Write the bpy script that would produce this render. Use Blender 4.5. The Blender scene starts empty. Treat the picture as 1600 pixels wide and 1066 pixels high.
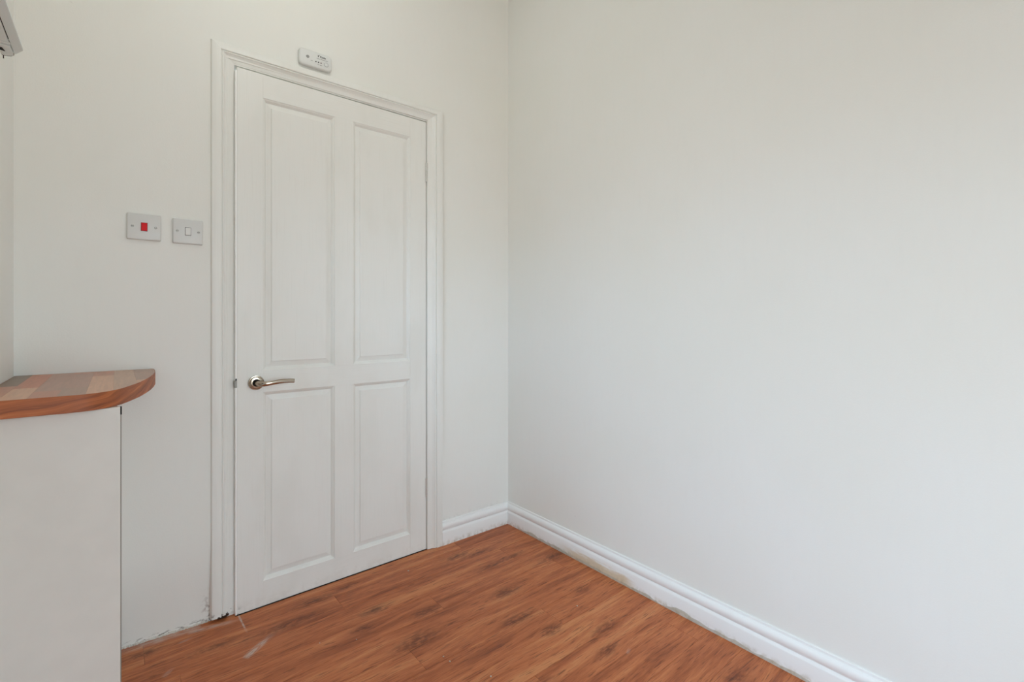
import bpy, bmesh, math, random
from mathutils import Vector, Matrix
random.seed(7)
SC = bpy.context.scene
COL = SC.collection

# ------------------------------------------------------------------ camera, sky, window light, exposure
cam = bpy.data.objects.new('camera', bpy.data.cameras.new('camera'))
COL.objects.link(cam)
cam.location = (-1.565, -1.918, 1.077)
cam.rotation_euler = (math.radians(90), 0, math.radians(-39.563))
cam.data.sensor_width = 36.0
cam.data.lens = 16.80
cam.data.shift_y = -0.02375
cam.data.clip_start = 0.02
SC.camera = cam

world = bpy.data.worlds.new('sky')
SC.world = world
world.use_nodes = True
wt_ = world.node_tree; wn = wt_.nodes; bg = wn['Background']
tc = wn.new('ShaderNodeTexCoord'); sx = wn.new('ShaderNodeSeparateXYZ'); mr = wn.new('ShaderNodeMapRange'); mc = wn.new('ShaderNodeMix')
mr.interpolation_type = 'SMOOTHSTEP'; mr.inputs['From Min'].default_value = -0.06; mr.inputs['From Max'].default_value = 0.10
mc.data_type = 'RGBA'
mc.inputs[6].default_value = (0.40, 0.44, 0.47, 1)       # street and gardens below the skyline
mc.inputs[7].default_value = (0.635, 0.86, 1.10, 1)        # bright overcast sky
wt_.links.new(tc.outputs['Generated'], sx.inputs[0]); wt_.links.new(sx.outputs[2], mr.inputs['Value'])
wt_.links.new(mr.outputs['Result'], mc.inputs[0]); wt_.links.new(mc.outputs[2], bg.inputs[0])
bg.inputs[1].default_value = 9.65

SIDE_WINDOW = (-1.30, -0.57, 1.00, 1.72)                  # along y, z: beside the counter, out of view to the left
LOW_FILL_WINDOW = (-2.42, -1.62, 0.20, 1.10)                   # unseen window added beside the camera to light the lower right wall
FRONT_FILL_WINDOW = (-1.36, -0.03, 0.30, 2.00)                 # along x, z: unseen window added behind the camera for fill light
def sky_portal(name, loc, rot, sx, sy):                   # guides the sampling of the sky through a window opening
    l = bpy.data.lights.new(name, 'AREA')
    l.shape = 'RECTANGLE'; l.size = sx; l.size_y = sy; l.cycles.is_portal = True
    o = bpy.data.objects.new(name, l); COL.objects.link(o)
    o.location = loc; o.rotation_euler = rot
for n_, (u0, u1, z0, z1) in (('side_window_portal', SIDE_WINDOW), ('low_fill_portal', LOW_FILL_WINDOW)):
    sky_portal(n_, (-1.93, (u0 + u1) / 2, (z0 + z1) / 2), (0, math.radians(-90), 0), z1 - z0, u1 - u0)
u0, u1, z0, z1 = FRONT_FILL_WINDOW
sky_portal('front_fill_portal', ((u0 + u1) / 2, -3.73, (z0 + z1) / 2), (math.radians(90), 0, 0), u1 - u0, z1 - z0)
FILL_LAMP = (-1.10, -0.62, 2.40)                               # unseen bulb added above the frame to brighten the upper door wall
lamp = bpy.data.lights.new('added_fill_light', 'POINT')
lamp.energy = 4.3; lamp.shadow_soft_size = 0.11; lamp.color = (0.95, 1.0, 0.97)
lo = bpy.data.objects.new('added_fill_light', lamp); COL.objects.link(lo); lo.location = FILL_LAMP

SC.view_settings.view_transform = 'Standard'
SC.view_settings.look = 'None'
SC.view_settings.gamma = 1.0
SC.view_settings.use_curve_mapping = False
SC.view_settings.exposure = 0.0
SC.cycles.max_bounces = 14
SC.cycles.diffuse_bounces = 10
SC.cycles.glossy_bounces = 6
SC.cycles.transparent_max_bounces = 8
SC.cycles.use_denoising = True

# ------------------------------------------------------------------ helpers
def lin(r, g, b):
    f = lambda c: (c / 12.92) if c <= 0.04045 else ((c + 0.055) / 1.055) ** 2.4
    return (f(r / 255), f(g / 255), f(b / 255), 1)

class Nodes:
    def __init__(self, name):
        self.m = bpy.data.materials.new(name); self.m.use_nodes = True
        self.t = self.m.node_tree; self.bsdf = self.t.nodes['Principled BSDF']
    def new(self, kind, **kw):
        n = self.t.nodes.new(kind)
        for k, v in kw.items(): setattr(n, k, v)
        return n
    def link(self, a, b): self.t.links.new(a, b)
    def put(self, sock, v):
        if isinstance(v, bpy.types.NodeSocket): self.link(v, sock)
        else: sock.default_value = v
    def math(self, op, a, b=0.0, c=None, clamp=False):
        n = self.new('ShaderNodeMath', operation=op); n.use_clamp = clamp
        self.put(n.inputs[0], a); self.put(n.inputs[1], b)
        if c is not None: self.put(n.inputs[2], c)
        return n.outputs[0]
    def smooth(self, v, lo, hi):                       # 0 below lo, 1 above hi
        n = self.new('ShaderNodeMapRange', interpolation_type='SMOOTHSTEP')
        self.put(n.inputs['Value'], v); n.inputs['From Min'].default_value = lo; n.inputs['From Max'].default_value = hi
        return n.outputs['Result']
    def mix(self, f, a, b):
        n = self.new('ShaderNodeMix', data_type='RGBA')
        self.put(n.inputs[0], f); self.put(n.inputs[6], a); self.put(n.inputs[7], b)
        return n.outputs[2]
    def xyz(self, v):
        n = self.new('ShaderNodeSeparateXYZ'); self.link(v, n.inputs[0]); return n.outputs
    def vec(self, x, y, z=0.0):
        n = self.new('ShaderNodeCombineXYZ')
        for i, v in enumerate((x, y, z)): self.put(n.inputs[i], v)
        return n.outputs[0]
    def noise(self, v, scale, detail=2.0, rough=0.5, dist=0.0):
        n = self.new('ShaderNodeTexNoise')
        self.link(v, n.inputs['Vector']); n.inputs['Scale'].default_value = scale
        n.inputs['Detail'].default_value = detail; n.inputs['Roughness'].default_value = rough
        n.inputs['Distortion'].default_value = dist
        return n.outputs[0]
    def ramp(self, f, stops):
        n = self.new('ShaderNodeValToRGB'); self.link(f, n.inputs[0])
        e = n.color_ramp.elements
        while len(e) < len(stops): e.new(0.5)
        for i, (p, c) in enumerate(stops): e[i].position = p; e[i].color = c
        return n.outputs[0]
    def bump(self, h, strength, dist):
        n = self.new('ShaderNodeBump'); n.inputs['Strength'].default_value = strength
        n.inputs['Distance'].default_value = dist
        self.link(h, n.inputs['Height']); self.link(n.outputs[0], self.bsdf.inputs['Normal'])
    def done(self, colour, rough, metal=0.0, spec=0.5):
        self.put(self.bsdf.inputs['Base Color'], colour); self.put(self.bsdf.inputs['Roughness'], rough)
        self.bsdf.inputs['Metallic'].default_value = metal
        self.bsdf.inputs['Specular IOR Level'].default_value = spec
        return self.m

def plain(name, colour, rough, metal=0.0, spec=0.5, grain=0.0, gscale=300):
    n = Nodes(name)
    if grain:
        p = n.new('ShaderNodeNewGeometry').outputs['Position']
        h = n.noise(p, gscale, 3)
        n.bump(h, grain, 0.001)
        c = n.mix(n.smooth(n.noise(p, gscale * 0.04, 2), 0.3, 0.7), colour, tuple(v * 0.97 for v in colour[:3]) + (1,))
        return n.done(c, rough, metal, spec)
    return n.done(colour, rough, metal, spec)

def link_obj(name, me, mat=None, parent=None, kind=None, smooth=None):
    o = bpy.data.objects.new(name, me); COL.objects.link(o)
    if mat and not me.materials: me.materials.append(mat)
    if parent: o.parent = parent
    if kind: o['kind'] = kind
    if smooth is not None:
        for p in me.polygons: p.use_smooth = True
        me.set_sharp_from_angle(angle=math.radians(smooth))
    return o
def bm_obj(name, bm, mat=None, parent=None, kind=None, smooth=None):
    bmesh.ops.recalc_face_normals(bm, faces=bm.faces)
    me = bpy.data.meshes.new(name); bm.to_mesh(me); bm.free()
    return link_obj(name, me, mat, parent, kind, smooth)
def empty(name, loc, rz=0.0):
    o = bpy.data.objects.new(name, None); COL.objects.link(o)
    o.location = loc; o.rotation_euler = (0, 0, rz); o.empty_display_size = 0.05
    return o
def tag(o, label=None, cat=None, kind=None, group=None):
    for k, v in (('label', label), ('category', cat), ('kind', kind), ('group', group)):
        if v: o[k] = v
    return o
def box(bm, x0, x1, y0, y1, z0, z1):
    v = [bm.verts.new((x, y, z)) for z in (z0, z1) for y in (y0, y1) for x in (x0, x1)]
    for f in ((0, 1, 3, 2), (4, 6, 7, 5), (0, 4, 5, 1), (2, 3, 7, 6), (0, 2, 6, 4), (1, 5, 7, 3)):
        bm.faces.new([v[i] for i in f])
    return v
def bevel_all(bm, w, seg=2):
    bmesh.ops.bevel(bm, geom=list(bm.edges), offset=w, segments=seg, affect='EDGES', profile=0.5, clamp_overlap=True)
def prism(bm, pts, z0, z1):                              # pts: closed outline in x, y
    a = [bm.verts.new((x, y, z0)) for x, y in pts]; b = [bm.verts.new((x, y, z1)) for x, y in pts]
    n = len(pts)
    for i in range(n): bm.faces.new((a[i], a[(i + 1) % n], b[(i + 1) % n], b[i]))
    bm.faces.new(list(reversed(a))); bm.faces.new(b)
    return a, b
def loft(bm, rings, closed=True, caps=True):             # rings: lists of points of one length
    vr = [[bm.verts.new(p) for p in r] for r in rings]
    n = len(vr[0])
    for a, b in zip(vr, vr[1:]):
        for i in range(n if closed else n - 1):
            bm.faces.new((a[i], a[(i + 1) % n], b[(i + 1) % n], b[i]))
    if caps:
        bm.faces.new(vr[0]); bm.faces.new(list(reversed(vr[-1])))
    return vr
def cyl(bm, c, axis, r0, r1, length, n=24):
    ax = Vector(axis).normalized(); u = ax.orthogonal().normalized(); w = ax.cross(u)
    rings = []
    for k, r in ((0, r0), (length, r1)):
        rings.append([Vector(c) + ax * k + (u * math.cos(t) + w * math.sin(t)) * r for t in [2 * math.pi * i / n for i in range(n)]])
    loft(bm, rings)
def lathe(bm, c, axis, prof, n=40):                      # prof: (radius, distance along the axis)
    ax = Vector(axis).normalized(); u = ax.orthogonal().normalized(); w = ax.cross(u)
    loft(bm, [[Vector(c) + ax * d + (u * math.cos(t) + w * math.sin(t)) * r for t in [2 * math.pi * i / n for i in range(n)]] for r, d in prof])
def rounded_rect(w, h, r, seg=5):
    out = []
    for cx, cy, a0 in ((w / 2 - r, h / 2 - r, 0), (-w / 2 + r, h / 2 - r, 90), (-w / 2 + r, -h / 2 + r, 180), (w / 2 - r, -h / 2 + r, 270)):
        for k in range(seg + 1):
            a = math.radians(a0 + 90 * k / seg); out.append((cx + r * math.cos(a), cy + r * math.sin(a)))
    return out

YW = lambda x: 0.0302 - 0.01515 * x                        # the door wall runs slightly out of square
XR = 0.018                                               # right wall
XL = -1.795                                              # left wall
YF = -3.60                                               # wall behind the camera
HC = 2.75                                                # ceiling height

# ------------------------------------------------------------------ materials
def wall_paint(name, base, stained=False):
    n = Nodes(name)
    p = n.new('ShaderNodeNewGeometry').outputs['Position']
    x, y, z = n.xyz(p)
    big = n.noise(p, 1.6, 3, 0.55)
    c = n.mix(n.smooth(big, 0.35, 0.7), base, tuple(b * k for b, k in zip(base[:3], (0.985, 0.982, 0.965))) + (1,))
    roller = n.noise(n.vec(n.math('MULTIPLY', x, 6.0), n.math('MULTIPLY', y, 6.0), z), 9, 3)
    c = n.mix(n.math('MULTIPLY', n.smooth(roller, 0.45, 0.8), 0.25), c, tuple(b * 0.96 for b in base[:3]) + (1,))
    fleck = n.noise(p, 26, 1)
    c = n.mix(n.math('MULTIPLY', n.smooth(fleck, 0.85, 0.88), 0.25), c, lin(170, 168, 164))
    if stained:
        # chipped dirty plaster edge just above the floor, left of the door
        low = n.smooth(z, 0.022, 0.004)
        left = n.smooth(x, -1.20, -1.33)
        rag = n.noise(n.vec(n.math('MULTIPLY', x, 1.0), y, n.math('MULTIPLY', z, 3.0)), 52, 4, 0.6)
        m = n.math('MULTIPLY', n.math('MULTIPLY', low, left), n.smooth(rag, 0.52, 0.62))
        c = n.mix(m, c, lin(92, 88, 78))
        # dirty corner beside the door casing
        near = n.math('MULTIPLY', n.smooth(x, -1.345, -1.315), n.smooth(z, 0.14, 0.0))
        rag2 = n.noise(p, 60, 3)
        c = n.mix(n.math('MULTIPLY', n.math('MULTIPLY', near, n.smooth(rag2, 0.48, 0.62)), 0.8), c, lin(110, 80, 62))
    n.bump(n.noise(p, 240, 3, 0.6), 0.12, 0.002)
    return n.done(c, 0.62, 0, 0.35)
M_wall = wall_paint('wall_paint', (0.80, 0.80, 0.765, 1))
M_wall_stain = wall_paint('wall_paint_worn', (0.80, 0.80, 0.765, 1), True)
M_ceil = wall_paint('ceiling_paint', (0.84, 0.84, 0.82, 1))

def gloss_paint(name, base, brush_axis='z', grime=False):
    n = Nodes(name)
    p = n.new('ShaderNodeNewGeometry').outputs['Position']
    x, y, z = n.xyz(p)
    if brush_axis == 'z': v = n.vec(n.math('MULTIPLY', x, 90), n.math('MULTIPLY', y, 90), n.math('MULTIPLY', z, 1.8))
    else: v = n.vec(n.math('MULTIPLY', x, 1.8), n.math('MULTIPLY', y, 1.8), n.math('MULTIPLY', z, 90))
    b = n.noise(v, 3.0, 4, 0.6)
    patch = n.noise(n.vec(x, y, n.math('MULTIPLY', z, 0.45)), 7, 3, 0.5)
    dark = tuple(k * f for k, f in zip(base[:3], (0.93, 0.925, 0.91))) + (1,)
    c = n.mix(n.math('MULTIPLY', n.smooth(patch, 0.48, 0.74), 0.55), base, dark)
    c = n.mix(n.math('MULTIPLY', n.smooth(b, 0.5, 0.75), 0.45), c, dark)
    if grime:
        g = n.math('MULTIPLY', n.smooth(z, 0.060, 0.0), n.smooth(n.noise(p, 38, 4, 0.6), 0.42, 0.68))
        c = n.mix(n.math('MULTIPLY', g, 0.16), c, lin(160, 150, 130))
        # blackened rot at the foot of the left casing
        r = n.math('MULTIPLY', n.math('MULTIPLY', n.smooth(z, 0.036, 0.012), n.smooth(x, -1.21, -1.245)), n.smooth(n.noise(p, 48, 3), 0.52, 0.60))
        c = n.mix(r, c, lin(58, 44, 36))
    n.bump(b, 0.10, 0.0012)
    return n.done(c, 0.42, 0, 0.45)
M_door = gloss_paint('door_paint', (0.80, 0.80, 0.765, 1), 'z', True)
M_rail = gloss_paint('door_rail_paint', (0.80, 0.80, 0.765, 1), 'x', True)
M_trim = gloss_paint('trim_paint', (0.80, 0.80, 0.765, 1), 'z', True)

def skirting_paint():
    n = Nodes('skirting_paint')
    p = n.new('ShaderNodeNewGeometry').outputs['Position']
    x, y, z = n.xyz(p)
    base = (0.83, 0.83, 0.815, 1)
    ragged = n.math('ADD', z, n.math('MULTIPLY', n.math('SUBTRACT', n.noise(n.vec(x, n.math('MULTIPLY', y, 0.35), n.math('MULTIPLY', z, 2.5)), 34, 5, 0.7), 0.5), 0.075))
    # rubbed brown patch on the right-hand board
    patch = n.math('MULTIPLY', n.smooth(y, -0.32, -0.50), n.smooth(y, -0.80, -0.72))
    m = n.math('MULTIPLY', patch, n.smooth(ragged, 0.052, 0.022))
    c = n.mix(n.math('MULTIPLY', m, 0.80), base, lin(204, 184, 150))
    # bare grey strip where the paint stops short of the floor
    edge = n.math('ADD', z, n.math('MULTIPLY', n.math('SUBTRACT', n.noise(n.vec(0.0, y, 0.0), 7.5, 2), 0.5), 0.06))
    m2 = n.math('MULTIPLY', n.smooth(edge, 0.012, 0.0095), n.smooth(y, -0.02, -0.10))
    c = n.mix(n.math('MULTIPLY', m2, 0.8), c, lin(183, 178, 163))
    # dirt along the floor
    g = n.math('MULTIPLY', n.smooth(z, 0.030, 0.002), n.smooth(n.noise(p, 45, 4, 0.65), 0.42, 0.66))
    c = n.mix(n.math('MULTIPLY', g, 0.6), c, lin(165, 152, 124))
    n.bump(n.noise(p, 120, 3), 0.12, 0.0015)
    return n.done(c, 0.40, 0, 0.45)
M_skirt = skirting_paint()
M_lit_edge = plain('lit_edge_paint', (0.95, 0.95, 0.94, 1), 0.22, 0, 0.7)  # brighter than the door paint, for the light along its edge

KNOTS = [(-0.413, -0.738, .032, .018), (-0.155, -0.640, .026, .014), (-0.393, -0.462, .045, .020), (-0.700, -0.372, .040, .016),
         (-0.80, -0.495, .060, .026), (-0.915, -0.318, .030, .012), (-0.307, -0.140, .060, .012), (-0.390, -0.105, .050, .016),
         (-0.206, -0.262, .050, .012), (-0.318, -0.268, .055, .013), (-0.862, -0.030, .030, .012), (-0.990, -0.046, .060, .018),
         (-1.105, -0.132, .075, .020), (-0.149, -1.245, .040, .020), (-0.264, -0.848, .045, .014), (-0.342, -0.925, .035, .014),
         (-1.505, 0.006, .045, .014), (-0.62, -0.900, .040, .016), (-0.05, -0.38, .06, .02), (-0.47, -0.62, .05, .016),
         (-1.33, -0.10, .05, .014), (-0.84, -0.245, .05, .014)]
def floor_wood():
    n = Nodes('laminate_wood')
    uv = n.new('ShaderNodeUVMap').outputs[0]
    rnd = n.new('ShaderNodeObjectInfo').outputs['Random']
    x, y, _ = n.xyz(uv)
    off = n.math('MULTIPLY', rnd, 37.0)
    # knots push the grain aside and darken it
    push = None; dark = None; ring = None
    for i, (kx, ky, a, b) in enumerate(KNOTS):
        dx = n.math('MULTIPLY', n.math('SUBTRACT', x, kx), 1 / a); dy = n.math('MULTIPLY', n.math('SUBTRACT', y, ky), 1 / b)
        d2 = n.math('ADD', n.math('MULTIPLY', dx, dx), n.math('MULTIPLY', dy, dy))
        g = n.math('POWER', 2.718, n.math('MULTIPLY', d2, -0.55))
        far = n.math('POWER', 2.718, n.math('MULTIPLY', d2, -0.10))
        dark = g if dark is None else n.math('MAXIMUM', dark, g)
        pu = n.math('MULTIPLY', n.math('MULTIPLY', dy, far), b * 0.42)
        push = pu if push is None else n.math('ADD', push, pu)
    wob = n.math('MULTIPLY', n.math('SUBTRACT', n.noise(n.vec(n.math('MULTIPLY', x, 3.2), n.math('MULTIPLY', y, 11), off), 1.0, 2), 0.5), 0.030)
    yy = n.math('ADD', n.math('SUBTRACT', y, push), wob)
    broad = n.noise(n.vec(n.math('MULTIPLY', x, 2.6), n.math('MULTIPLY', yy, 26), off), 1.0, 4, 0.55)
    mid = n.noise(n.vec(n.math('MULTIPLY', x, 7), n.math('MULTIPLY', yy, 95), off), 1.0, 4, 0.6)
    fine = n.noise(n.vec(n.math('MULTIPLY', x, 24), n.math('MULTIPLY', yy, 460), off), 1.0, 3, 0.6)
    pores = n.noise(n.vec(n.math('MULTIPLY', x, 16), n.math('MULTIPLY', yy, 260), n.math('ADD', off, 9.0)), 1.0, 2, 0.5)
    tone = n.math('ADD', n.math('ADD', n.math('MULTIPLY', broad, 0.62), n.math('MULTIPLY', mid, 0.30)), n.math('MULTIPLY', n.math('SUBTRACT', fine, 0.25), 0.30))
    tone = n.math('ADD', tone, n.math('MULTIPLY', n.math('SUBTRACT', rnd, 0.5), 0.075))
    c = n.ramp(tone, [(0.33, FL[0]), (0.45, FL[1]), (0.56, FL[2]), (0.68, FL[3])])
    kn = n.math('MULTIPLY', dark, n.smooth(n.noise(n.vec(n.math('MULTIPLY', x, 40), n.math('MULTIPLY', yy, 170), off), 1.0, 4, 0.65), 0.34, 0.60))
    c = n.mix(n.math('MULTIPLY', kn, 0.80), c, FL[4])
    blotch = n.math('MULTIPLY', n.smooth(dark, 0.12, 0.9), 0.22)
    c = n.mix(blotch, c, FL[0])
    c = n.mix(n.math('MULTIPLY', n.smooth(pores, 0.585, 0.68), 0.60), c, FL[4])
    # whitish paint smears near the foot of the door casing
    def smear(x0, y0, x1, y1, w, s):
        L = math.hypot(x1 - x0, y1 - y0); ux, uy = (x1 - x0) / L, (y1 - y0) / L
        ax = n.math('SUBTRACT', x, x0); ay = n.math('SUBTRACT', y, y0)
        t = n.math('ADD', n.math('MULTIPLY', ax, ux), n.math('MULTIPLY', ay, uy))
        s_ = n.math('ABSOLUTE', n.math('ADD', n.math('MULTIPLY', ax, -uy), n.math('MULTIPLY', ay, ux)))
        m = n.math('MULTIPLY', n.math('MULTIPLY', n.smooth(t, -0.004, 0.008), n.smooth(t, L + 0.02, L * 0.45)), n.smooth(s_, w, w * 0.2))
        rag = n.smooth(n.noise(n.vec(n.math('MULTIPLY', t, 30), n.math('MULTIPLY', s_, 190), 3.0), 1.0, 3), 0.25, 0.65)
        return n.math('MULTIPLY', n.math('MULTIPLY', m, rag), s)
    sm = None
    for a in ((-1.254, -0.221, -1.165, -0.155, 0.017, 0.80), (-1.228, 0.040, -1.224, -0.080, 0.0045, 0.85), (-1.38, 0.040, -1.23, 0.008, 0.016, 0.60),
              (-1.34, 0.056, -1.60, 0.066, 0.030, 0.55), (-1.46, -0.155, -1.44, -0.135, 0.012, 0.30), (-1.41, -0.005, -1.38, 0.0, 0.008, 0.30), (-0.31, -0.975, -0.295, -0.97, 0.008, 0.35)):
        s = smear(*a); sm = s if sm is None else n.math('MAXIMUM', sm, s)
    c = n.mix(sm, c, lin(205, 198, 190))
    n.bump(n.math('ADD', n.math('MULTIPLY', fine, 0.5), n.math('MULTIPLY', pores, -0.5)), 0.10, 0.0010)
    rough = n.math('ADD', 0.36, n.math('MULTIPLY', mid, 0.16))
    return n.done(c, rough, 0, 0.36)
FL = [lin(128, 68, 40), lin(166, 92, 53), lin(190, 112, 68), lin(206, 136, 88), lin(84, 44, 28)]
M_floor = floor_wood()

def stave_wood(name, c0, c1, axis='y'):
    n = Nodes(name)
    p = n.new('ShaderNodeNewGeometry').outputs['Position']
    rnd = n.new('ShaderNodeObjectInfo').outputs['Random']
    x, y, z = n.xyz(p)
    g = n.noise(n.vec(n.math('MULTIPLY', x, 130), n.math('MULTIPLY', y, 9), n.math('MULTIPLY', rnd, 20)), 1.0, 4, 0.6, 0.6)
    c = n.ramp(g, [(0.30, c0), (0.70, c1)])
    return n.done(c, 0.33, 0, 0.5)
def shade(c, k): return tuple(v * k for v in c[:3]) + (1,)

def edge_wood():
    n = Nodes('worktop_edge_wood')
    uv = n.new('ShaderNodeUVMap').outputs[0]
    u, v, _ = n.xyz(uv)
    # long sweeping grain, rising along the edge
    w = n.math('MULTIPLY', n.math('SUBTRACT', n.noise(n.vec(n.math('MULTIPLY', u, 5), n.math('MULTIPLY', v, 12), 2.0), 1.0, 2), 0.5), 0.05)
    t = n.math('ADD', n.math('SUBTRACT', v, n.math('MULTIPLY', u, 0.16)), w)
    a = n.noise(n.vec(n.math('MULTIPLY', u, 3), n.math('MULTIPLY', t, 75), 0.0), 1.0, 4, 0.6)
    b = n.noise(n.vec(n.math('MULTIPLY', u, 9), n.math('MULTIPLY', t, 330), 5.0), 1.0, 3, 0.6)
    f = n.math('ADD', n.math('MULTIPLY', a, 0.75), n.math('MULTIPLY', b, 0.25))
    c = n.ramp(f, [(0.32, lin(98, 52, 32)), (0.44, lin(142, 78, 44)), (0.56, lin(172, 96, 52)), (0.70, lin(196, 124, 74))])
    chip = n.noise(n.vec(n.math('MULTIPLY', u, 120), n.math('MULTIPLY', v, 120), 1.0), 1.0, 1)
    c = n.mix(n.smooth(chip, 0.80, 0.83), c, lin(210, 190, 165))
    return n.done(c, 0.52, 0, 0.4)
M_edge = edge_wood()
M_core = plain('worktop_core', lin(150, 118, 90), 0.7)

M_cab = plain('cabinet_laminate', (0.70, 0.668, 0.62, 1), 0.38, 0, 0.5, 0.04, 500)
M_gap_shade = plain('taupe_gap_shade', lin(128, 120, 108), 0.6)  # colour of the dark gap line beside the cabinet front
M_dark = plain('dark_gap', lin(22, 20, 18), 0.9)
M_plate = plain('switch_plastic', (0.64, 0.64, 0.62, 1), 0.35, 0, 0.5)
M_rocker = plain('white_rocker_plastic', (0.74, 0.74, 0.72, 1), 0.30)
M_red = plain('red_rocker_plastic', lin(212, 0, 16), 0.35)
M_screw = plain('screw_metal', lin(190, 188, 182), 0.45, 0.8)
M_slot = plain('screw_slot', lin(45, 43, 40), 0.8)
M_nickel = plain('satin_nickel', lin(176, 164, 148), 0.20, 1.0)
M_latch = plain('latch_steel', lin(150, 148, 142), 0.5, 0.6)
M_chrome = plain('hinge_steel', lin(215, 213, 208), 0.45, 0.6)
M_alarm = plain('alarm_plastic', (0.70, 0.71, 0.69, 1), 0.42, 0, 0.45)
M_print = plain('grey_print', lin(78, 80, 80), 0.6)
M_lens = plain('indicator_lens', lin(40, 40, 38), 0.3)
M_rail_plastic = plain('white_rail_plastic', (0.72, 0.75, 0.74, 1), 0.45)
M_cup_shadow = plain('grey_cup_shadow', lin(110, 108, 100), 0.6)  # colour of the shadow painted at the bracket cup
M_frame = plain('window_frame_plastic', (0.82, 0.82, 0.81, 1), 0.35)
M_rot = plain('rotten_wood', lin(62, 44, 34), 0.95, 0, 0.2, 0.6, 140)
M_plaster = plain('crumbled_plaster', lin(206, 200, 190), 0.9, 0, 0.2, 0.5, 200)
def glass(name, tint):
    n = Nodes(name)
    tr = n.new('ShaderNodeBsdfTransparent'); tr.inputs[0].default_value = tint; gl = n.new('ShaderNodeBsdfGlossy'); gl.inputs['Roughness'].default_value = 0.02
    fr = n.new('ShaderNodeFresnel'); fr.inputs[0].default_value = 1.45
    mx = n.new('ShaderNodeMixShader'); n.link(fr.outputs[0], mx.inputs[0]); n.link(tr.outputs[0], mx.inputs[1]); n.link(gl.outputs[0], mx.inputs[2])
    n.link(mx.outputs[0], n.t.nodes['Material Output'].inputs[0])
    return n.m
M_glass = glass('window_glass', (1, 1, 1, 1)); M_glass_fill = glass('cream_fill_glass', (1.0, 0.95, 0.895, 1))  # cream tint made up to warm the fill from behind

# ------------------------------------------------------------------ room shell
# floor: sub-floor slab with laminate planks on it, running along the door wall
bm = bmesh.new(); box(bm, -1.95, 0.15, -3.75, 0.30, -0.06, -0.010)
floor = bm_obj('floor', bm, M_dark, kind='structure')
ROWW = 0.1143; Y0 = -0.172
joints = {0: [-0.92], 1: [-1.42, -0.20], 2: [-0.637], 3: [-1.30, -0.08], 4: [-0.838], 5: [-1.56, -0.36], 6: [-1.05], 7: [-0.60], 8: [-0.074, -1.28], 9: [-0.62], -1: [-0.33, -1.50], -2: [-1.0]}
def plank(x0, x1, y0, y1):
    bm = bmesh.new()
    g = 0.00025; b = 0.0006; x0 += g; x1 -= g; y0 += g; y1 -= g
    rings = [[(x0, y0, -0.010), (x1, y0, -0.010), (x1, y1, -0.010), (x0, y1, -0.010)],
             [(x0, y0, -b * 0.6), (x1, y0, -b * 0.6), (x1, y1, -b * 0.6), (x0, y1, -b * 0.6)],
             [(x0 + b, y0 + b, 0), (x1 - b, y0 + b, 0), (x1 - b, y1 - b, 0), (x0 + b, y1 - b, 0)]]
    loft(bm, rings)
    uvl = bm.loops.layers.uv.new('UVMap')
    for f in bm.faces:
        for l in f.loops: l[uvl].uv = l.vert.co.xy
    return bm_obj('plank', bm, M_floor, floor)
k = -2
while True:
    yt = Y0 - ROWW * (k - 1); yb = yt - ROWW              # row 0 lies just above the first seam
    if k == -2: yt = 0.22
    if yb < -3.62: break
    js = sorted(joints.get(k) or [-1.75 + ((k * 0.437) % 1.2), -1.75 + ((k * 0.437) % 1.2) + 1.2])
    xs = [-1.90] + [j for j in js if -1.85 < j < 0.06] + [0.10]
    for a, b in zip(xs, xs[1:]): plank(a, b, max(yb, -3.70), yt)
    k += 1
# small paint crumbs on the floor
for (x, y, r) in ((-0.247, -0.703, .0035), (-0.769, -0.614, .003), (-0.765, -0.645, .003), (-0.704, -0.776, .003), (-0.616, -0.080, .004), (-0.95, -0.36, .0022), (-1.05, -0.30, .0022)):
    bm = bmesh.new()
    bmesh.ops.create_icosphere(bm, subdivisions=1, radius=r)
    for v in bm.verts: v.co = Vector((v.co.x * random.uniform(.7, 1.2) + x, v.co.y * random.uniform(.7, 1.2) + y, v.co.z * 0.5 + r * 0.45))
    bm_obj('paint_crumb', bm, M_skirt, floor)

bm = bmesh.new(); box(bm, -1.95, 0.15, -3.75, 0.30, HC, HC + 0.08)
bm_obj('ceiling', bm, M_ceil, kind='structure')

# door wall, with the door opening
DX0, DX1, DZ = -1.262, -0.437, 2.004
bm = bmesh.new()
def wall_block(x0, x1, z0, z1):
    prism(bm, [(x0, YW(x0)), (x1, YW(x1)), (x1, 0.19), (x0, 0.19)], z0, z1)
def foot(x, z):                                          # the old plaster falls back near the floor
    k = max(0.0, 1 - z / 0.30); d = 0.0165 + 0.045 * (-1.31 - x) if x < -1.31 else 0.0165
    return YW(x) + d * k * k * (3 - 2 * k)
ZS = [-0.005, 0.0] + [0.30 * i / 14 for i in range(1, 15)] + [HC]
loft(bm, [[(x, foot(x, z), z) for x in (-1.90, -1.75, -1.60, -1.50, -1.40, -1.31, DX0)] + [(DX0, 0.19, z), (-1.90, 0.19, z)] for z in ZS])
wall_block(DX1, 0.10, -0.005, HC); wall_block(DX0, DX1, DZ, HC)
wall_back = bm_obj('wall_back', bm, M_wall_stain, kind='structure', smooth=25)
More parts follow.
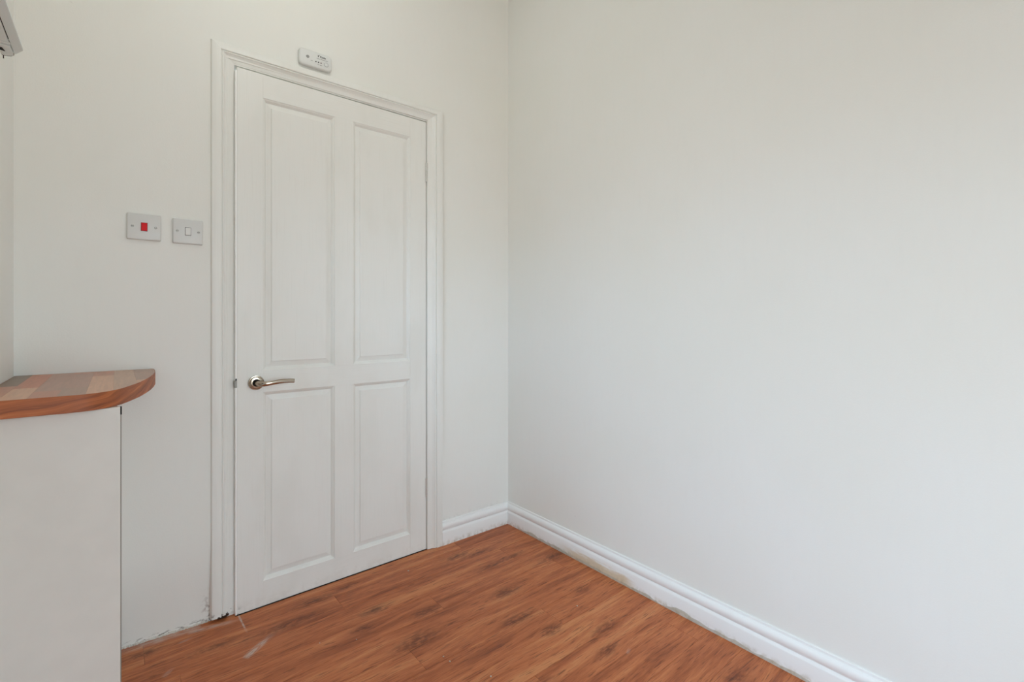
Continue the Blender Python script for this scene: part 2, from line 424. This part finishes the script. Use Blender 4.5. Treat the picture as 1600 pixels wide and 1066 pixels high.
# ragged plaster lip where the bare wall meets the floor
bm = bmesh.new()
top = []; bot = []
N = 90
for i in range(N + 1):
    x = -1.60 + (-1.318 + 1.60) * i / N
    d = 0.002 + 0.005 * random.random(); h = 0.002 + 0.005 * random.random() * (1 if i % 7 else 2)
    top.append((x, foot(x, h) - 0.0005, h)); bot.append((x, foot(x, 0) - d, 0.0005))
tv = [bm.verts.new(p) for p in top]; bv = [bm.verts.new(p) for p in bot]; kv = [bm.verts.new((p[0], foot(p[0], 0) + 0.002, 0.0005)) for p in top]
for i in range(N):
    bm.faces.new((tv[i], tv[i + 1], bv[i + 1], bv[i])); bm.faces.new((bv[i], bv[i + 1], kv[i + 1], kv[i])); bm.faces.new((kv[i], kv[i + 1], tv[i + 1], tv[i]))
bm_obj('plaster_lip', bm, M_plaster, wall_back)

bm = bmesh.new(); box(bm, XR, XR + 0.12, -3.75, 0.15, -0.005, HC)
bm_obj('wall_right', bm, M_wall, kind='structure')

def holed_wall(name, along, u0, u1, holes, at0, at1):
    bm = bmesh.new(); blocks = []; u = u0
    for a, b, z0, z1 in holes:
        blocks += [(u, a, -0.005, HC), (a, b, -0.005, z0), (a, b, z1, HC)]; u = b
    blocks.append((u, u1, -0.005, HC))
    for (p, q, r, t) in blocks:
        if along == 'y': box(bm, at0, at1, p, q, r, t)
        else: box(bm, p, q, at0, at1, r, t)
    return bm_obj(name, bm, M_wall, kind='structure')
holed_wall('wall_left', 'y', -3.75, 0.15, [LOW_FILL_WINDOW, SIDE_WINDOW], XL - 0.12, XL)
holed_wall('wall_front', 'x', XL, XR, [FRONT_FILL_WINDOW], YF - 0.12, YF)

def window(name, hole, along, at, nx, gm=None):
    a, b, z0, z1 = hole; f = 0.055
    root = empty(name, (0, 0, 0)); root['kind'] = 'structure'
    def bx(bm, u0, u1, w0, w1, d0, d1):
        if along == 'y': box(bm, at + d0, at + d1, u0, u1, w0, w1)
        else: box(bm, u0, u1, at + d0, at + d1, w0, w1)
    bm = bmesh.new()
    bx(bm, a, b, z0, z0 + f, -0.03, 0.03); bx(bm, a, b, z1 - f, z1, -0.03, 0.03)
    bx(bm, a, a + f, z0 + f, z1 - f, -0.03, 0.03); bx(bm, b - f, b, z0 + f, z1 - f, -0.03, 0.03)
    for i in range(1, nx):
        u = a + (b - a) * i / nx; bx(bm, u - 0.025, u + 0.025, z0 + f, z1 - f, -0.03, 0.03)
    bm_obj('window_frame', bm, M_frame, root)
    for i in range(nx):
        u0 = a + (b - a) * i / nx + (f if i == 0 else 0.025); u1 = a + (b - a) * (i + 1) / nx - (f if i == nx - 1 else 0.025)
        bm = bmesh.new(); bx(bm, u0, u1, z0 + f, z1 - f, -0.004, 0.004); bm_obj('pane', bm, gm or M_glass, root)
    return root
window('window_1', SIDE_WINDOW, 'y', XL - 0.07, 1)
window('added_window_2', LOW_FILL_WINDOW, 'y', XL - 0.07, 1)  # added window, serves the light only
window('added_window_3', FRONT_FILL_WINDOW, 'x', YF - 0.07, 1, M_glass_fill)  # added fill window, its pane tinted to warm the light

# unseen holder and flex, added to carry the fill bulb
bm = bmesh.new()
lathe(bm, (FILL_LAMP[0], FILL_LAMP[1], HC), (0, 0, -1), [(0.045, 0.0), (0.045, 0.012), (0.030, 0.028), (0.006, 0.034), (0.0032, 0.036), (0.0032, 0.170), (0.010, 0.174), (0.017, 0.190), (0.019, 0.230), (0.019, 0.236)], 24)
bm_obj('added_pendant_holder', bm, M_frame, kind='structure', smooth=40)

# ------------------------------------------------------------------ skirting boards
PROF = [(0, .1095), (.0035, .1095), (.0055, .1075), (.0062, .1015), (.0074, .1002), (.0090, .0995), (.0125, .0960), (.0155, .0900), (.0165, .0830), (.0155, .0760),
        (.0130, .0708), (.0105, .0690), (.0105, .0672), (.0130, .0652), (.0165, .0620), (.0180, .0580), (.0180, 0.0002), (0, 0.0002)]
bm = bmesh.new()
loft(bm, [[(-0.3865, YW(-0.3865) - d, z) for d, z in PROF], [(XR - d, YW(XR - d) - d, z) for d, z in PROF]])
bm_obj('baseboard_back', bm, M_skirt, kind='structure', smooth=32)
bm = bmesh.new()
rings = []
for i in range(41):
    y = None
    rings.append([(XR - d, (YW(XR - d) - d) * (1 - i / 40) + YF * (i / 40), z) for d, z in PROF])
loft(bm, rings)
bm_obj('baseboard_right', bm, M_skirt, kind='structure', smooth=32)
bm = bmesh.new()
loft(bm, [[(XR, YF + d, z) for d, z in PROF], [(XL, YF + d, z) for d, z in PROF]])
bm_obj('baseboard_front', bm, M_skirt, kind='structure', smooth=32)

# ------------------------------------------------------------------ door casing (architrave and lining)
trim = empty('trim_1', (0, 0, 0)); trim['kind'] = 'structure'
YA = lambda x: 0.0088 - 0.0238 * x                       # front plane of the casing, nearly parallel to the wall
# t: 0 inner edge .. 1 outer edge; second value: how far the face lies behind the front plane
CP = [(0.0, .030), (0.0, .0155), (.04, .0140), (.20, .0128), (.34, .0095), (.385, .0070), (.41, .0062), (.43, .0042), (.475, .0022), (.52, .0030), (.545, .0052), (.56, .0052), (.575, .0012), (.61, 0.0), (.93, 0.0), (.985, .0012), (1.0, .0030), (1.03, .0085), (1.05, .0120), (1.05, .048)]
LI, LO, RI, RO = -1.2410, -1.3098, -0.4590, -0.3860
def casing(name, f0, f1):
    bm = bmesh.new(); loft(bm, [[f0(t, d) for t, d in CP], [f1(t, d) for t, d in CP]])
    return bm_obj(name, bm, M_trim, trim, smooth=30)
lx = lambda t: LI + (LO - LI) * t
rx = lambda t: RI + (RO - RI) * t
hl = lambda t: 1.9930 + (2.0505 - 1.9930) * t             # the head drops a little towards the hinges
hr = lambda t: 1.9855 + (2.0410 - 1.9855) * t
casing('side_casing', lambda t, d: (lx(t), YA(LO) + d, 0.013), lambda t, d: (lx(t), YA(LO) + min(d, .030), hl(t)))
casing('head_casing', lambda t, d: (lx(t), YA(LO) + min(d, .030), hl(t)), lambda t, d: (rx(t), YA(RO) + min(d, .030), hr(t)))
casing('side_casing', lambda t, d: (rx(t), YA(RO) + min(d, .022), 0.001), lambda t, d: (rx(t), YA(RO) + min(d, .030), hr(t)))
# rotten foot of the left casing
bm = bmesh.new()
bmesh.ops.create_icosphere(bm, subdivisions=3, radius=1)
for v in bm.verts:
    j = 1 + 0.25 * math.sin(v.co.x * 9 + v.co.z * 5) * math.cos(v.co.y * 7)
    v.co = Vector((-1.276 + v.co.x * 0.022 * j, 0.060 + v.co.y * 0.017 * j, 0.011 + v.co.z * 0.0105))
bm_obj('rotten_foot', bm, M_rot, trim)
# lining: two jambs, head, and the stop the door shuts against
bm = bmesh.new()
box(bm, -1.2610, -1.2384, 0.0562, 0.170, 0.001, 2.003)
bm_obj('jamb', bm, M_trim, trim)
bm = bmesh.new()
box(bm, -0.4602, -0.4380, 0.0385, 0.170, 0.001, 2.003)
bm_obj('jamb', bm, M_trim, trim)
bm = bmesh.new(); loft(bm, [[(x, y, b), (x, 0.170, b), (x, 0.170, 2.0035), (x, y, 2.0035)] for x, y, b in ((-1.2384, 0.0562, 1.9890), (-0.4602, 0.0410, 1.9808))]); bm_obj('head_jamb', bm, M_trim, trim)
bm = bmesh.new()
box(bm, -1.2379, -1.222, 0.078, 0.110, 0.001, 1.9800); box(bm, -0.476, -0.4603, 0.078, 0.110, 0.001, 1.9800); box(bm, -1.222, -0.476, 0.078, 0.110, 1.965, 1.9900)
bm_obj('door_stop', bm, M_trim, trim)
bm = bmesh.new(); box(bm, -1.2375, -0.4605, 0.036, 0.17, 0.0002, 0.002); bm_obj('under_door_shade', bm, M_dark, trim)  # dark sheet painting the shaded gap line under the door

# ------------------------------------------------------------------ the four-panel door
door = empty('door_1', (-0.463, 0.040, 0.0)); door['kind'] = 'structure'
YD = 0.040
def dpart(name, bm, mat, parent=door, smooth=None):
    bmesh.ops.translate(bm, verts=bm.verts, vec=(-door.location.x, -door.location.y, 0))
    return bm_obj(name, bm, mat, parent, smooth=smooth)
DL, DR, DB, DT = -1.2330, -0.4632, 0.0024, 1.9770
PX = ((-1.1475, -0.8830), (-0.8055, -0.5440)); PZ = ((0.0945, 0.7960), (0.8775, 1.8905))
def board(name, x0, x1, z0, z1, mat, bev=0.0006):
    bm = bmesh.new(); box(bm, x0, x1, YD, YD + 0.036, z0, z1)
    bevel_all(bm, bev, 1)
    return dpart(name, bm, mat)
# lock stile with an eased, lighter-catching leading edge
bm = bmesh.new()
prism(bm, [(DL, YD + 0.036), (DL, YD + 0.0030), (DL + 0.0008, YD + 0.0012), (DL + 0.0022, YD), (PX[0][0], YD), (PX[0][0], YD + 0.036)], DB, DT)
dpart('stile', bm, M_door)
board('stile', PX[1][1], DR, DB, DT, M_door)
bm = bmesh.new()                                         # added rounded strip, whiter than the door to paint in its lit edge
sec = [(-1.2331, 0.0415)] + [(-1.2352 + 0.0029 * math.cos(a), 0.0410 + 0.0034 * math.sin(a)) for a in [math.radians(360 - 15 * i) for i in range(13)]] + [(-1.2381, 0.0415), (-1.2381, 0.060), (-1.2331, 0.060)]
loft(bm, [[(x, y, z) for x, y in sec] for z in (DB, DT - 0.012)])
dpart('lit_edge_strip', bm, M_lit_edge, smooth=40)
for z0, z1 in ((DB, PZ[0][0]), (PZ[0][1], PZ[1][0]), (PZ[1][1], DT)):
    board('rail', PX[0][0] + .0001, PX[1][1] - .0001, z0, z1, M_rail, 0.0004)
for z0, z1 in PZ: board('muntin', PX[0][1], PX[1][0], z0 + .0001, z1 - .0001, M_door, 0.0004)
# panels: moulding sloping in, sunk margin rising to a sharp-edged raised field
STEP = [(0.0, .0005), (.0012, .0022), (.0050, .0040), (.0090, .0082), (.0115, .0115), (.0125, .0118), (.0300, .0075), (.0306, .0048), (.0330, .0042)]
for x0, x1 in PX:
    for z0, z1 in PZ:
        bm = bmesh.new()
        rings = [[(x0 + i, YD + d, z0 + i), (x1 - i, YD + d, z0 + i), (x1 - i, YD + d, z1 - i), (x0 + i, YD + d, z1 - i)] for i, d in STEP]
        rings.insert(0, [(x0, YD + 0.030, z0), (x1, YD + 0.030, z0), (x1, YD + 0.030, z1), (x0, YD + 0.030, z1)])
        loft(bm, rings)
        dpart('panel', bm, M_door)
# hinges: leaf edge and five knuckles
for z0, z1 in ((1.700, 1.788), (0.243, 0.330)):
    h = empty('hinge', (0, 0, 0)); h.parent = door
    bm = bmesh.new(); box(bm, -0.4640, -0.4596, 0.0372, 0.0415, z0, z1); dpart('hinge_leaf', bm, M_chrome, h)
    for i in range(5):
        a = z0 + (z1 - z0) * i / 5; bm = bmesh.new()
        cyl(bm, (-0.4618, 0.0362, a + 0.0006), (0, 0, 1), 0.0052, 0.0052, (z1 - z0) / 5 - 0.0012, 16)
        dpart('knuckle', bm, M_chrome, h, smooth=40)
# lever handle on a round rose
hd = empty('door_handle', (0, 0, 0)); hd.parent = door
HX, HZ = -1.171, 0.834
bm = bmesh.new()
lathe(bm, (HX, YD, HZ), (0, -1, 0), [(0.0265, 0.0), (0.0265, 0.0062), (0.0258, 0.0078), (0.0235, 0.0082), (0.0225, 0.0076), (0.0215, 0.0090), (0.0200, 0.0096), (0.0120, 0.0098)], 48)
dpart('rose', bm, M_nickel, hd, smooth=35)
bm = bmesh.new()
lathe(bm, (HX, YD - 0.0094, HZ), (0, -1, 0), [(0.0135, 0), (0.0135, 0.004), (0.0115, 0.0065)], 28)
dpart('reflection_ring', bm, M_dark, hd, smooth=40)  # added dark ring, stands in for the dark reflection on the neck
bm = bmesh.new()
path = [((HX, YD - 0.012, HZ), .0090, .0090), ((HX, YD - 0.022, HZ), .0090, .0090), ((HX + .0015, YD - 0.034, HZ), .0090, .0092), ((HX + .006, YD - 0.044, HZ - .0006), .0088, .0096),
        ((HX + .015, YD - 0.050, HZ - .0012), .0080, .0094), ((HX + .027, YD - 0.0525, HZ - .0006), .0068, .0088), ((HX + .045, YD - 0.0530, HZ + .0014), .0056, .0080),
        ((HX + .065, YD - 0.0520, HZ + .0036), .0048, .0080), ((HX + .085, YD - 0.0500, HZ + .0042), .0045, .0080), ((HX + .105, YD - 0.0470, HZ + .0034), .0042, .0079), ((HX + .121, YD - 0.0440, HZ + .0016), .0041, .0077)]
rings = []
for i, (c, ra, rb) in enumerate(path):
    p0 = Vector(path[max(i - 1, 0)][0]); p1 = Vector(path[min(i + 1, len(path) - 1)][0])
    t = (p1 - p0).normalized(); up = Vector((0, 0, 1)); s = t.cross(up).normalized(); u = s.cross(t).normalized()
    sq = min(1.0, max(0.0, (i - 4) / 4))
    ring = []
    for k2 in range(20):
        a = 2 * math.pi * k2 / 20; e = 1 - 0.35 * sq
        cx = math.copysign(abs(math.cos(a)) ** e, math.cos(a)); sy = math.copysign(abs(math.sin(a)) ** e, math.sin(a))
        ring.append(Vector(c) + s * (cx * ra) + u * (sy * rb))
    rings.append(ring)
loft(bm, rings)
dpart('lever', bm, M_nickel, hd, smooth=50)
# latch bolt showing in the gap
bm = bmesh.new(); box(bm, -1.2408, -1.2328, 0.0362, 0.052, 0.821, 0.846); bevel_all(bm, 0.0015, 2)
lt = dpart('latch', bm, M_latch)
bm = bmesh.new(); box(bm, -1.2376, -1.2336, 0.0366, 0.0374, 0.8462, 0.854); dpart('latch_gap', bm, M_dark, lt)

# ------------------------------------------------------------------ worktop with rounded end
wt = empty('worktop', (XL, 0.0, 0.868))
tag(wt, 'wood-block kitchen worktop with a curved end, fixed over the pale cabinet', 'worktop')
ZT, ZB = 0.906, 0.868
outline = [(XL + 0.0015, -0.510)]
curve = [(-1.640, -0.510), (-1.618, -0.507), (-1.600, -0.499), (-1.583, -0.486), (-1.568, -0.468), (-1.555, -0.444), (-1.543, -0.413), (-1.530, -0.374), (-1.517, -0.332), (-1.504, -0.276), (-1.492, -0.216),
         (-1.481, -0.143), (-1.474, -0.075), (-1.4715, -0.010), (-1.4715, 0.040), (-1.474, 0.052), (-1.480, 0.058)]
outline += curve + [(-1.486, YW(-1.486) - 0.0015), (XL + 0.0015, YW(XL) - 0.0015)]
def wpart(name, bm, mat, parent=wt, smooth=None):
    bmesh.ops.translate(bm, verts=bm.verts, vec=-wt.location)
    return bm_obj(name, bm, mat, parent, smooth=smooth)
def inset(pts, d):                                       # clockwise or not, move towards the centre
    n = len(pts); area = sum(pts[i][0] * pts[(i + 1) % n][1] - pts[(i + 1) % n][0] * pts[i][1] for i in range(n)); s = 1 if area > 0 else -1
    out = []
    for i in range(n):
        p0, p1, p2 = Vector(pts[i - 1]), Vector(pts[i]), Vector(pts[(i + 1) % n])
        a = (p1 - p0).normalized(); b = (p2 - p1).normalized()
        na, nb = Vector((-a.y, a.x)) * s, Vector((-b.y, b.x)) * s
        m = (na + nb); m = m / max(m.dot(na), 0.3)
        out.append(tuple(p1 + m * d))
    return out
inn = inset(outline, 0.0012)
bm = bmesh.new(); prism(bm, inn, ZB + 0.0005, ZT - 0.0030); wpart('core', bm, M_core)
# edge band all round, eased at the top arris
bm = bmesh.new(); uvl = bm.loops.layers.uv.new('UVMap')
in2 = inset(outline, 0.0014)
sect = [(inn, ZB), (outline, ZB + 0.0008), (outline, ZT - 0.0016), (inset(outline, 0.0006), ZT - 0.0003), (in2, ZT - 0.0002), (in2, ZT - 0.0040)]
n = len(outline); vs = [[bm.verts.new((p[0], p[1], z)) for p in pts] for pts, z in sect]
ucum = [0]
for i in range(n): ucum.append(ucum[-1] + (Vector(outline[(i + 1) % n]) - Vector(outline[i])).length)
for a in range(len(sect) - 1):
    for i in range(n):
        j = (i + 1) % n
        f = bm.faces.new((vs[a][i], vs[a][j], vs[a + 1][j], vs[a + 1][i]))
        for l, (uu, zz) in zip(f.loops, ((ucum[i], sect[a][1]), (ucum[i + 1], sect[a][1]), (ucum[i + 1], sect[a + 1][1]), (ucum[i], sect[a + 1][1]))): l[uvl].uv = (uu, zz - ZB)
f = bm.faces.new([bm.verts.new((p[0], p[1], ZB)) for p in inn])
wpart('edge_band', bm, M_edge, smooth=35)
def clip(poly, inside, cut):
    out = []
    for i in range(len(poly)):
        a, b = poly[i - 1], poly[i]
        if inside(b):
            if not inside(a): out.append(cut(a, b))
            out.append(b)
        elif inside(a): out.append(cut(a, b))
    return out
def clip_rect(poly, x0, x1, y0, y1):
    def cx(v): return lambda a, b: (v, a[1] + (b[1] - a[1]) * (v - a[0]) / (b[0] - a[0]))
    def cy(v): return lambda a, b: (a[0] + (b[0] - a[0]) * (v - a[1]) / (b[1] - a[1]), v)
    for ins, cut in ((lambda p: p[0] >= x0, cx(x0)), (lambda p: p[0] <= x1, cx(x1)), (lambda p: p[1] >= y0, cy(y0)), (lambda p: p[1] <= y1, cy(y1))):
        if len(poly) < 3: return []
        poly = clip(poly, ins, cut)
    return poly
tones = {'umber': lin(120, 92, 62), 'rose': lin(184, 124, 94), 'orange': lin(188, 112, 72), 'tan': lin(206, 158, 124), 'ash': lin(172, 130, 108), 'drab': lin(166, 130, 108), 'buff': lin(188, 150, 122)}
MS = {k: stave_wood('stave_' + k, shade(c, 0.90), shade(c, 1.12)) for k, c in tones.items()}
cols = [(-1.80, -1.755, [(0.10, 'umber'), (-0.235, 'rose'), (-0.44, 'tan')]), (-1.755, -1.711, [(0.10, 'orange'), (-0.30, 'tan')]), (-1.711, -1.665, [(0.10, 'ash'), (-0.39, 'rose')]),
        (-1.665, -1.619, [(0.10, 'rose'), (0.000, 'ash'), (-0.36, 'drab')]), (-1.619, -1.572, [(0.10, 'rose'), (-0.096, 'tan')]), (-1.572, -1.525, [(0.10, 'buff')]),
        (-1.525, -1.479, [(0.10, 'drab'), (-0.275, 'tan')]), (-1.479, -1.46, [(0.10, 'drab')])]
base_poly = inset(outline, 0.0017)
for x0, x1, seq in cols:
    for i, (y1, tone) in enumerate(seq):
        y0 = seq[i + 1][0] if i + 1 < len(seq) else -0.60
        g = 0.00012
        poly = clip_rect(list(base_poly), x0 + g, x1 - g, y0 + g, y1 - g)
        if len(poly) < 3: continue
        bm = bmesh.new(); prism(bm, poly, ZT - 0.0030, ZT); wpart('stave', bm, MS[tone])

# ------------------------------------------------------------------ base cabinet below it
cb = empty('base_cabinet', (-1.68, -0.20, 0.0))
tag(cb, 'pale grey base cabinet with a plain flat front under the wooden worktop', 'cabinet')
def cpart(name, bm, mat, parent=cb, smooth=None):
    bmesh.ops.translate(bm, verts=bm.verts, vec=-cb.location)
    return bm_obj(name, bm, mat, parent, smooth=smooth)
bm = bmesh.new(); box(bm, XL + 0.002, -1.5650, -0.4660, 0.055, 0.001, 0.8665); cpart('carcass', bm, M_cab)
bm = bmesh.new(); box(bm, XL + 0.003, -1.5592, -0.4865, -0.4685, 0.003, 0.8674); bevel_all(bm, 0.0012, 2); cpart('front_panel', bm, M_cab)
bm = bmesh.new(); box(bm, -1.5600, -1.5566, -0.4860, -0.4700, 0.8500, 0.8672); cpart('panel_gap', bm, M_dark)
bm = bmesh.new(); box(bm, -1.5590, -1.5574, -0.4850, -0.4690, 0.002, 0.8500); cpart('side_gap_shade', bm, M_gap_shade)  # added taupe strip painting the shaded gap down the panel's side

# ------------------------------------------------------------------ switches on the door wall
RW = math.atan(-0.01515)
def switch(name, cx, cz, w, h, roll, rocker_mat, label):
    root = empty(name, (cx, YW(cx) - 0.0002, cz), RW)
    root.rotation_euler = (0, math.radians(roll), RW)
    tag(root, label, 'switch')
    bm = bmesh.new()
    ring = lambda s, y: [(px, -y, pz) for px, pz in rounded_rect(w - 2 * s, h - 2 * s, 0.0045 - min(s, .003), 4)]
    loft(bm, [ring(0, 0), ring(0, 0.0050), ring(0.0006, 0.0068), ring(0.0022, 0.0080), ring(0.0040, 0.0085)])
    bm_obj('plate', bm, M_plate, root, smooth=35)
    bm = bmesh.new()
    a, b = 0.0078, 0.0130
    box(bm, -a - .0009, a + .0009, -0.00865, -0.006, -b - .0009, b + .0009)
    bm_obj('rocker_recess', bm, M_slot if rocker_mat is M_rocker else plain('red_recess', lin(90, 6, 12), 0.5), root)
    bm = bmesh.new()
    vs_ = [(-a, -0.0084, -b), (a, -0.0084, -b), (a, -0.0084, b), (-a, -0.0084, b)]
    fr = [(-a + .0006, -0.0128, -b + .0006), (a - .0006, -0.0128, -b + .0006), (a - .0006, -0.0100, b - .0006), (-a + .0006, -0.0100, b - .0006)]
    loft(bm, [vs_, fr]); bm_obj('rocker', bm, rocker_mat, root)
    for s in (-1, 1):
        bm = bmesh.new(); lathe(bm, (s * 0.0301, -0.0083, 0), (0, -1, 0), [(0.0034, 0), (0.0034, 0.0005), (0.0029, 0.0009)], 18)
        sc = bm_obj('screw', bm, M_screw, root)
        bm = bmesh.new(); lathe(bm, (s * 0.0301, -0.0084, 0), (0, -1, 0), [(0.0039, 0), (0.0039, 0.0002)], 18)
        bm_obj('screw_hole', bm, M_slot, sc)
        bm = bmesh.new(); box(bm, s * 0.0301 - .0028, s * 0.0301 + .0028, -0.00935, -0.0090, -0.0005, 0.0005)
        bm_obj('screw_slot', bm, M_slot, sc)
    return root
switch('cooker_switch', -1.4970, 1.3695, 0.0895, 0.0855, 0.5, M_red, 'square wall switch plate with a red rocker, above the wooden worktop')
switch('light_switch', -1.3785, 1.3675, 0.0865, 0.0850, 0.3, M_rocker, 'white single light switch with a white rocker, next to the door casing')

# ------------------------------------------------------------------ carbon monoxide alarm above the door
al = empty('gas_alarm', (-0.961, YW(-0.961) - 0.0003, 2.0905), RW)
tag(al, 'white plastic carbon monoxide alarm fixed to the wall above the door frame', 'alarm')
AW, AH, AD = 0.125, 0.0645, 0.019
bm = bmesh.new()
ring = lambda s, y, r: [(px, -y, pz) for px, pz in rounded_rect(AW - 2 * s, AH - 2 * s, r, 6)]
loft(bm, [ring(0.004, 0, .008), ring(0.004, 0.004, .008), ring(0.0, 0.0045, .014), ring(0.0, 0.0115, .014), ring(0.0008, 0.0150, .014), ring(0.0028, 0.0178, .013), ring(0.006, AD, .012)])
bm_obj('housing', bm, M_alarm, al, smooth=40)
def flat_text(s, size, x, z, mat, name, bold=0.0):
    cu = bpy.data.curves.new(name, 'FONT'); cu.body = s; cu.size = size; cu.align_x = 'LEFT'; cu.extrude = 0.0002; cu.offset = bold
    t = bpy.data.objects.new(name, cu); COL.objects.link(t)
    bpy.context.view_layer.update()
    me = bpy.data.meshes.new_from_object(t.evaluated_get(bpy.context.evaluated_depsgraph_get()))
    bpy.data.objects.remove(t); bpy.data.curves.remove(cu)
    me.transform(Matrix.Translation((x, -AD - 0.0003, z)) @ Matrix.Rotation(math.radians(90), 4, 'X'))
    return link_obj(name, me, mat, al)
flat_text('Kidde', 0.0095, 0.0155, 0.0125, M_print, 'lettering', 0.0002)
flat_text('Carbon Monoxide Alarm', 0.0042, 0.003, 0.0050, M_print, 'lettering')
flat_text('TEST / RESET', 0.0030, 0.006, -0.0185, M_print, 'lettering')
flat_text('ALARM', 0.0026, -0.020, -0.0100, M_print, 'lettering')
bm = bmesh.new()                                         # small leaping emblem before the lettering
prism(bm, [(0.0075, 0.0120), (0.0100, 0.0130), (0.0112, 0.0185), (0.0142, 0.0215), (0.0122, 0.0222), (0.0100, 0.0205), (0.0088, 0.0170), (0.0060, 0.0190), (0.0075, 0.0160)], 0, 0.0004)
bmesh.ops.transform(bm, matrix=Matrix.Translation((0, -AD - 0.0003, 0)) @ Matrix.Rotation(math.radians(90), 4, 'X'), verts=bm.verts)
bm_obj('emblem', bm, M_print, al)
for i in range(3):
    bm = bmesh.new(); lathe(bm, (0.000 + i * 0.0098, -AD, -0.0080), (0, -1, 0), [(0.0024, -0.001), (0.0024, 0.0006), (0.0016, 0.0011)], 16); bm_obj('indicator', bm, M_lens, al)
bm = bmesh.new()
for i in range(24):
    a0, a1 = 2 * math.pi * i / 24, 2 * math.pi * (i + 1) / 24
    q = [(0.0400 + r * math.cos(a), -AD - h, -0.0090 + r * math.sin(a)) for r, h, a in ((.0080, -.001, a0), (.0080, -.001, a1), (.0080, .0006, a1), (.0080, .0006, a0), (.0072, .0006, a0), (.0072, .0006, a1))]
    v = [bm.verts.new(p) for p in q]; bm.faces.new((v[0], v[1], v[2], v[3])); bm.faces.new((v[3], v[2], v[5], v[4]))
bm_obj('button_rim', bm, M_print, al)
bm = bmesh.new(); lathe(bm, (0.0400, -AD, -0.0090), (0, -1, 0), [(0.0071, -0.001), (0.0071, 0.0008), (0.0060, 0.0014)], 28); bm_obj('test_button', bm, M_alarm, al, smooth=40)
for i in range(4):                                       # sounder slots
    bm = bmesh.new(); L = (0.0085, 0.0115, 0.0115, 0.0085)[i]
    box(bm, -L / 2, L / 2, -AD - 0.0004, -AD + 0.001, -0.0007, 0.0007)
    bmesh.ops.transform(bm, matrix=Matrix.Translation((-0.0310, 0, 0.0020)) @ Matrix.Rotation(math.radians(40), 4, 'Y') @ Matrix.Translation((0, 0, (i - 1.5) * 0.0030)), verts=bm.verts)
    bm_obj('sounder_slot', bm, M_lens, al)

# ------------------------------------------------------------------ blind rail high on the left wall
br = empty('blind_rail', (XL, -0.25, 1.73))
tag(br, 'white rail with a dark slot and small end bracket, high on the left wall', 'blind')
def rpart(name, bm, mat, parent=br, smooth=None):
    bmesh.ops.translate(bm, verts=bm.verts, vec=-br.location)
    return bm_obj(name, bm, mat, parent, smooth=smooth)
def plate_xy(pts, z0, z1, bev=0.0):
    bm = bmesh.new(); prism(bm, pts, z0, z1)
    if bev: bevel_all(bm, bev, 2)
    return bm
rpart('rail', plate_xy([(-1.7430, -1.95), (-1.7430, -0.2500), (-1.7600, -0.2140), (-1.7614, -0.2140), (-1.7614, -1.95)], 1.7300, 1.7350), M_rail_plastic)
rpart('slot', plate_xy([(-1.7637, -1.95), (-1.7614, -1.95), (-1.7614, -0.2910), (-1.7637, -0.2910)], 1.7325, 1.7345), M_dark)
rpart('inner_cover', plate_xy([(XL + .0006, -1.95), (-1.7637, -1.95), (-1.7637, -0.2800), (XL + .0006, -0.2800)], 1.7300, 1.7350, 0.0005), M_rail_plastic)
rpart('backing', plate_xy([(XL + .0006, -1.95), (-1.7614, -1.95), (-1.7614, -0.2140), (XL + .0006, -0.2140)], 1.7346, 1.7380), M_rail_plastic)
bk = empty('bracket', (0, 0, 0)); bk.parent = br
rpart('bracket_ridge', plate_xy([(XL + .0006, -0.2795), (-1.7618, -0.2795), (-1.7618, -0.2715), (XL + .0006, -0.2715)], 1.7285, 1.7346, 0.0008), M_rail_plastic, bk)
rpart('bracket_ridge', plate_xy([(XL + .0006, -0.2700), (-1.7618, -0.2700), (-1.7618, -0.2650), (XL + .0006, -0.2650)], 1.7292, 1.7346, 0.0008), M_rail_plastic, bk)
rpart('bracket_cup', plate_xy([(-1.7880, -0.2630), (-1.7634, -0.2630), (-1.7625, -0.2250), (-1.7640, -0.2120), (-1.7690, -0.2050), (-1.7760, -0.2020), (-1.7850, -0.2010)], 1.7262, 1.7346, 0.0012), M_rail_plastic, bk)
rpart('cup_shadow', plate_xy([(-1.7860, -0.2020), (-1.7640, -0.2130), (-1.7628, -0.2090), (-1.7700, -0.1960), (-1.7770, -0.1925), (-1.7860, -0.1915)], 1.7290, 1.7346), M_cup_shadow, bk)  # grey strip painting the shadow along the cup's far edge
rpart('socket', plate_xy([(-1.7900, -0.2480), (-1.7790, -0.2480), (-1.7760, -0.2300), (-1.7900, -0.2350)], 1.7250, 1.7300), M_dark, bk)
rpart('bracket_pin', plate_xy([(-1.7845, -0.1930), (-1.7828, -0.1930), (-1.7828, -0.1905), (-1.7845, -0.1905)], 1.7215, 1.7320), M_dark, bk)
